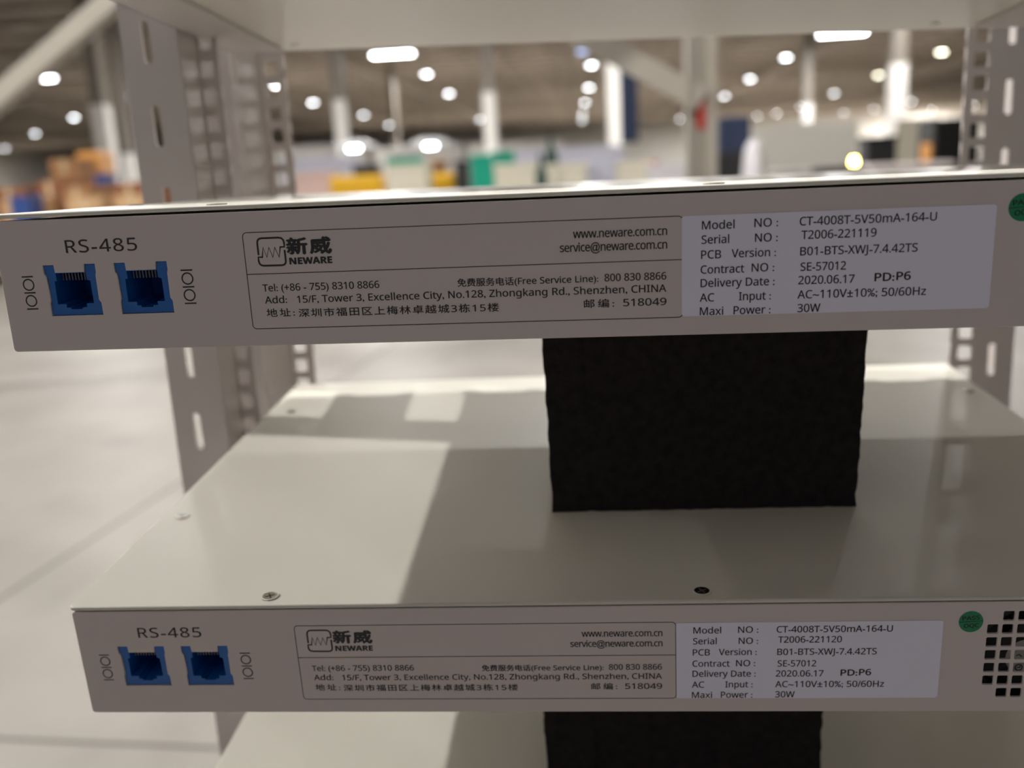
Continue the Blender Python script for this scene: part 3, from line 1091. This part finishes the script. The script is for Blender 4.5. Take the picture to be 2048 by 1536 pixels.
# dark clothed trolley with a white sack beside the grey post
p = at(1470, 232, 12)
tr = thing('covered_trolley', 'tall trolley under a dark blue cover right of the grey post', 'trolley', Matrix.Translation((p.x, 12, 0)))
link('cover', box_mesh(-.19, 0, .1, .2, .5, p.z, .05, 3), M['navy'], tr)
link('lower_cover', box_mesh(-.24, -.04, .1, .25, .52, p.z - .42, .05, 3), M['dark'], tr)
for x in (-.15, .15):
    for y in (.06, .44):
        bm = bmesh.new()
        bm_cyl(bm, .05, .05, -.02, .02, 16, M4=Matrix.Translation((x, y, .05)) @ Matrix.Rotation(math.pi / 2, 4, 'Y'))
        link('caster', bm_mesh(bm), M['black'], tr)
p = at(1508, 276, 11)
bm = bmesh.new()
bmesh.ops.create_icosphere(bm, subdivisions=4, radius=1)
for v in bm.verts:
    v.co = Vector((v.co.x * .19, v.co.y * .2, p.z / 2 + v.co.z * p.z / 2))
    v.co.x *= 1 + .25 * math.sin(v.co.z * 5)
tag(link('white_sack', bm_mesh(bm, smooth=True), M['wrap'], None, Matrix.Translation((p.x, 11, 0))),
    'white plastic sack standing right of the dark blue trolley', 'sack')

# amber beacon on a low stand
p = at(1708, 323, 11)
bc = thing('warning_beacon', 'glowing amber beacon on a post at the right', 'beacon', Matrix.Translation((p.x, 11, 0)))
bm = bmesh.new()
bm_cyl(bm, .035, .025, p.z - .03, p.z + .04, 20)
link('beacon_lens', bm_mesh(bm), M['beacon'], bc)
link('post', box_mesh(-.015, -.015, .02, .015, .015, p.z - .03), M['dark'], bc)
link('foot_plate', box_mesh(-.1, -.1, 0, .1, .1, .02, .004), M['dark'], bc)

# pale tray close behind the rack, on a small table
p = at(1828, 326, 9.5)
tt = thing('side_table', 'low table with pale pink top standing past the right end of the upper unit', 'table', Matrix.Translation((p.x, 9.5, 0)))
link('table_top', box_mesh(-.40, 0, p.z - .06, .40, .5, p.z, .02, 3), mat('table_top', (.74, .66, .64), .4), tt)
for x in (-.27, .23):
    for y in (.03, .43):
        link('leg', box_mesh(x, y, 0, x + .04, y + .04, p.z - .05), M['rack'], tt)

# dark panel hanging beside the white column, right of centre
p = at(1258, 205, 24)
hp = thing('hanging_banner', 'dark blue banner hanging beside the white column', 'banner', Matrix.Translation((p.x, 24, 0)))
link('banner_cloth', box_mesh(-.22, 0, at(1258, 285, 24).z, .22, .03, at(1258, 135, 24).z, .005), M['navy'], hp)
link('hanger_rod', box_mesh(-.24, -.005, at(1258, 135, 24).z, .24, .035, at(1258, 135, 24).z + .04), M['lamphouse'], hp)
link('suspension_wire', boxes_mesh([(x, .01, at(1258, 135, 24).z + .04, x + .01, .02, HH - .01) for x in (-.2, .19)]), M['lamphouse'], hp)

# steel post with a diagonal brace and red sign, behind the rack
Yp = 6.0
p = at(1405, 312, Yp)
sp = thing('steel_post', 'pale grey steel post right of centre with diagonal brace', 'post', Matrix.Translation((p.x, Yp, 0)))
w = .19
link('post_shaft', boxes_mesh([(-w / 2, 0, 0, -w / 2 + .012, .16, HH - 1.5), (w / 2 - .012, 0, 0, w / 2, .16, HH - 1.5), (-w / 2, .07, 0, w / 2, .085, HH - 1.5)]),
     M['beam'], sp)
link('base_plate', box_mesh(-.18, -.1, 0, .18, .26, .02, .004), M['beam'], sp)
a, b = at(1375, 185, Yp + .05), at(1150, 62, Yp + .05)
d = (a - b).normalized()
bm = bmesh.new()
b2 = b - d * 4.2
bm_bar(bm, a - Vector((p.x, Yp, 0)) + d * .1, b2 - Vector((p.x, Yp, 0)), .06, .15)
link('diagonal_brace', bm_mesh(bm), M['beam'], sp)
q = at(1408, 228, Yp)
sg = link('red_tag', box_mesh(-.03, .060, q.z - .09, .03, .0698, q.z + .09, .002), M['red'], sp)
sg['label'] = 'small red tag'

# slanting strut at the upper left
a, b = at(-30, 222, 4.5), at(262, -28, 4.5)
d = (b - a).normalized()
lo = a - d * (a.z / d.z)
hi = a + d * ((HH - 0.05 - a.z) / d.z)
bm = bmesh.new()
bm_bar(bm, lo, hi, .10, .095)
st = link('slanting_strut', bm_mesh(bm, bevel=.004), M['beam'])
tag(st, 'long beige steel strut slanting across the upper left corner', 'strut')
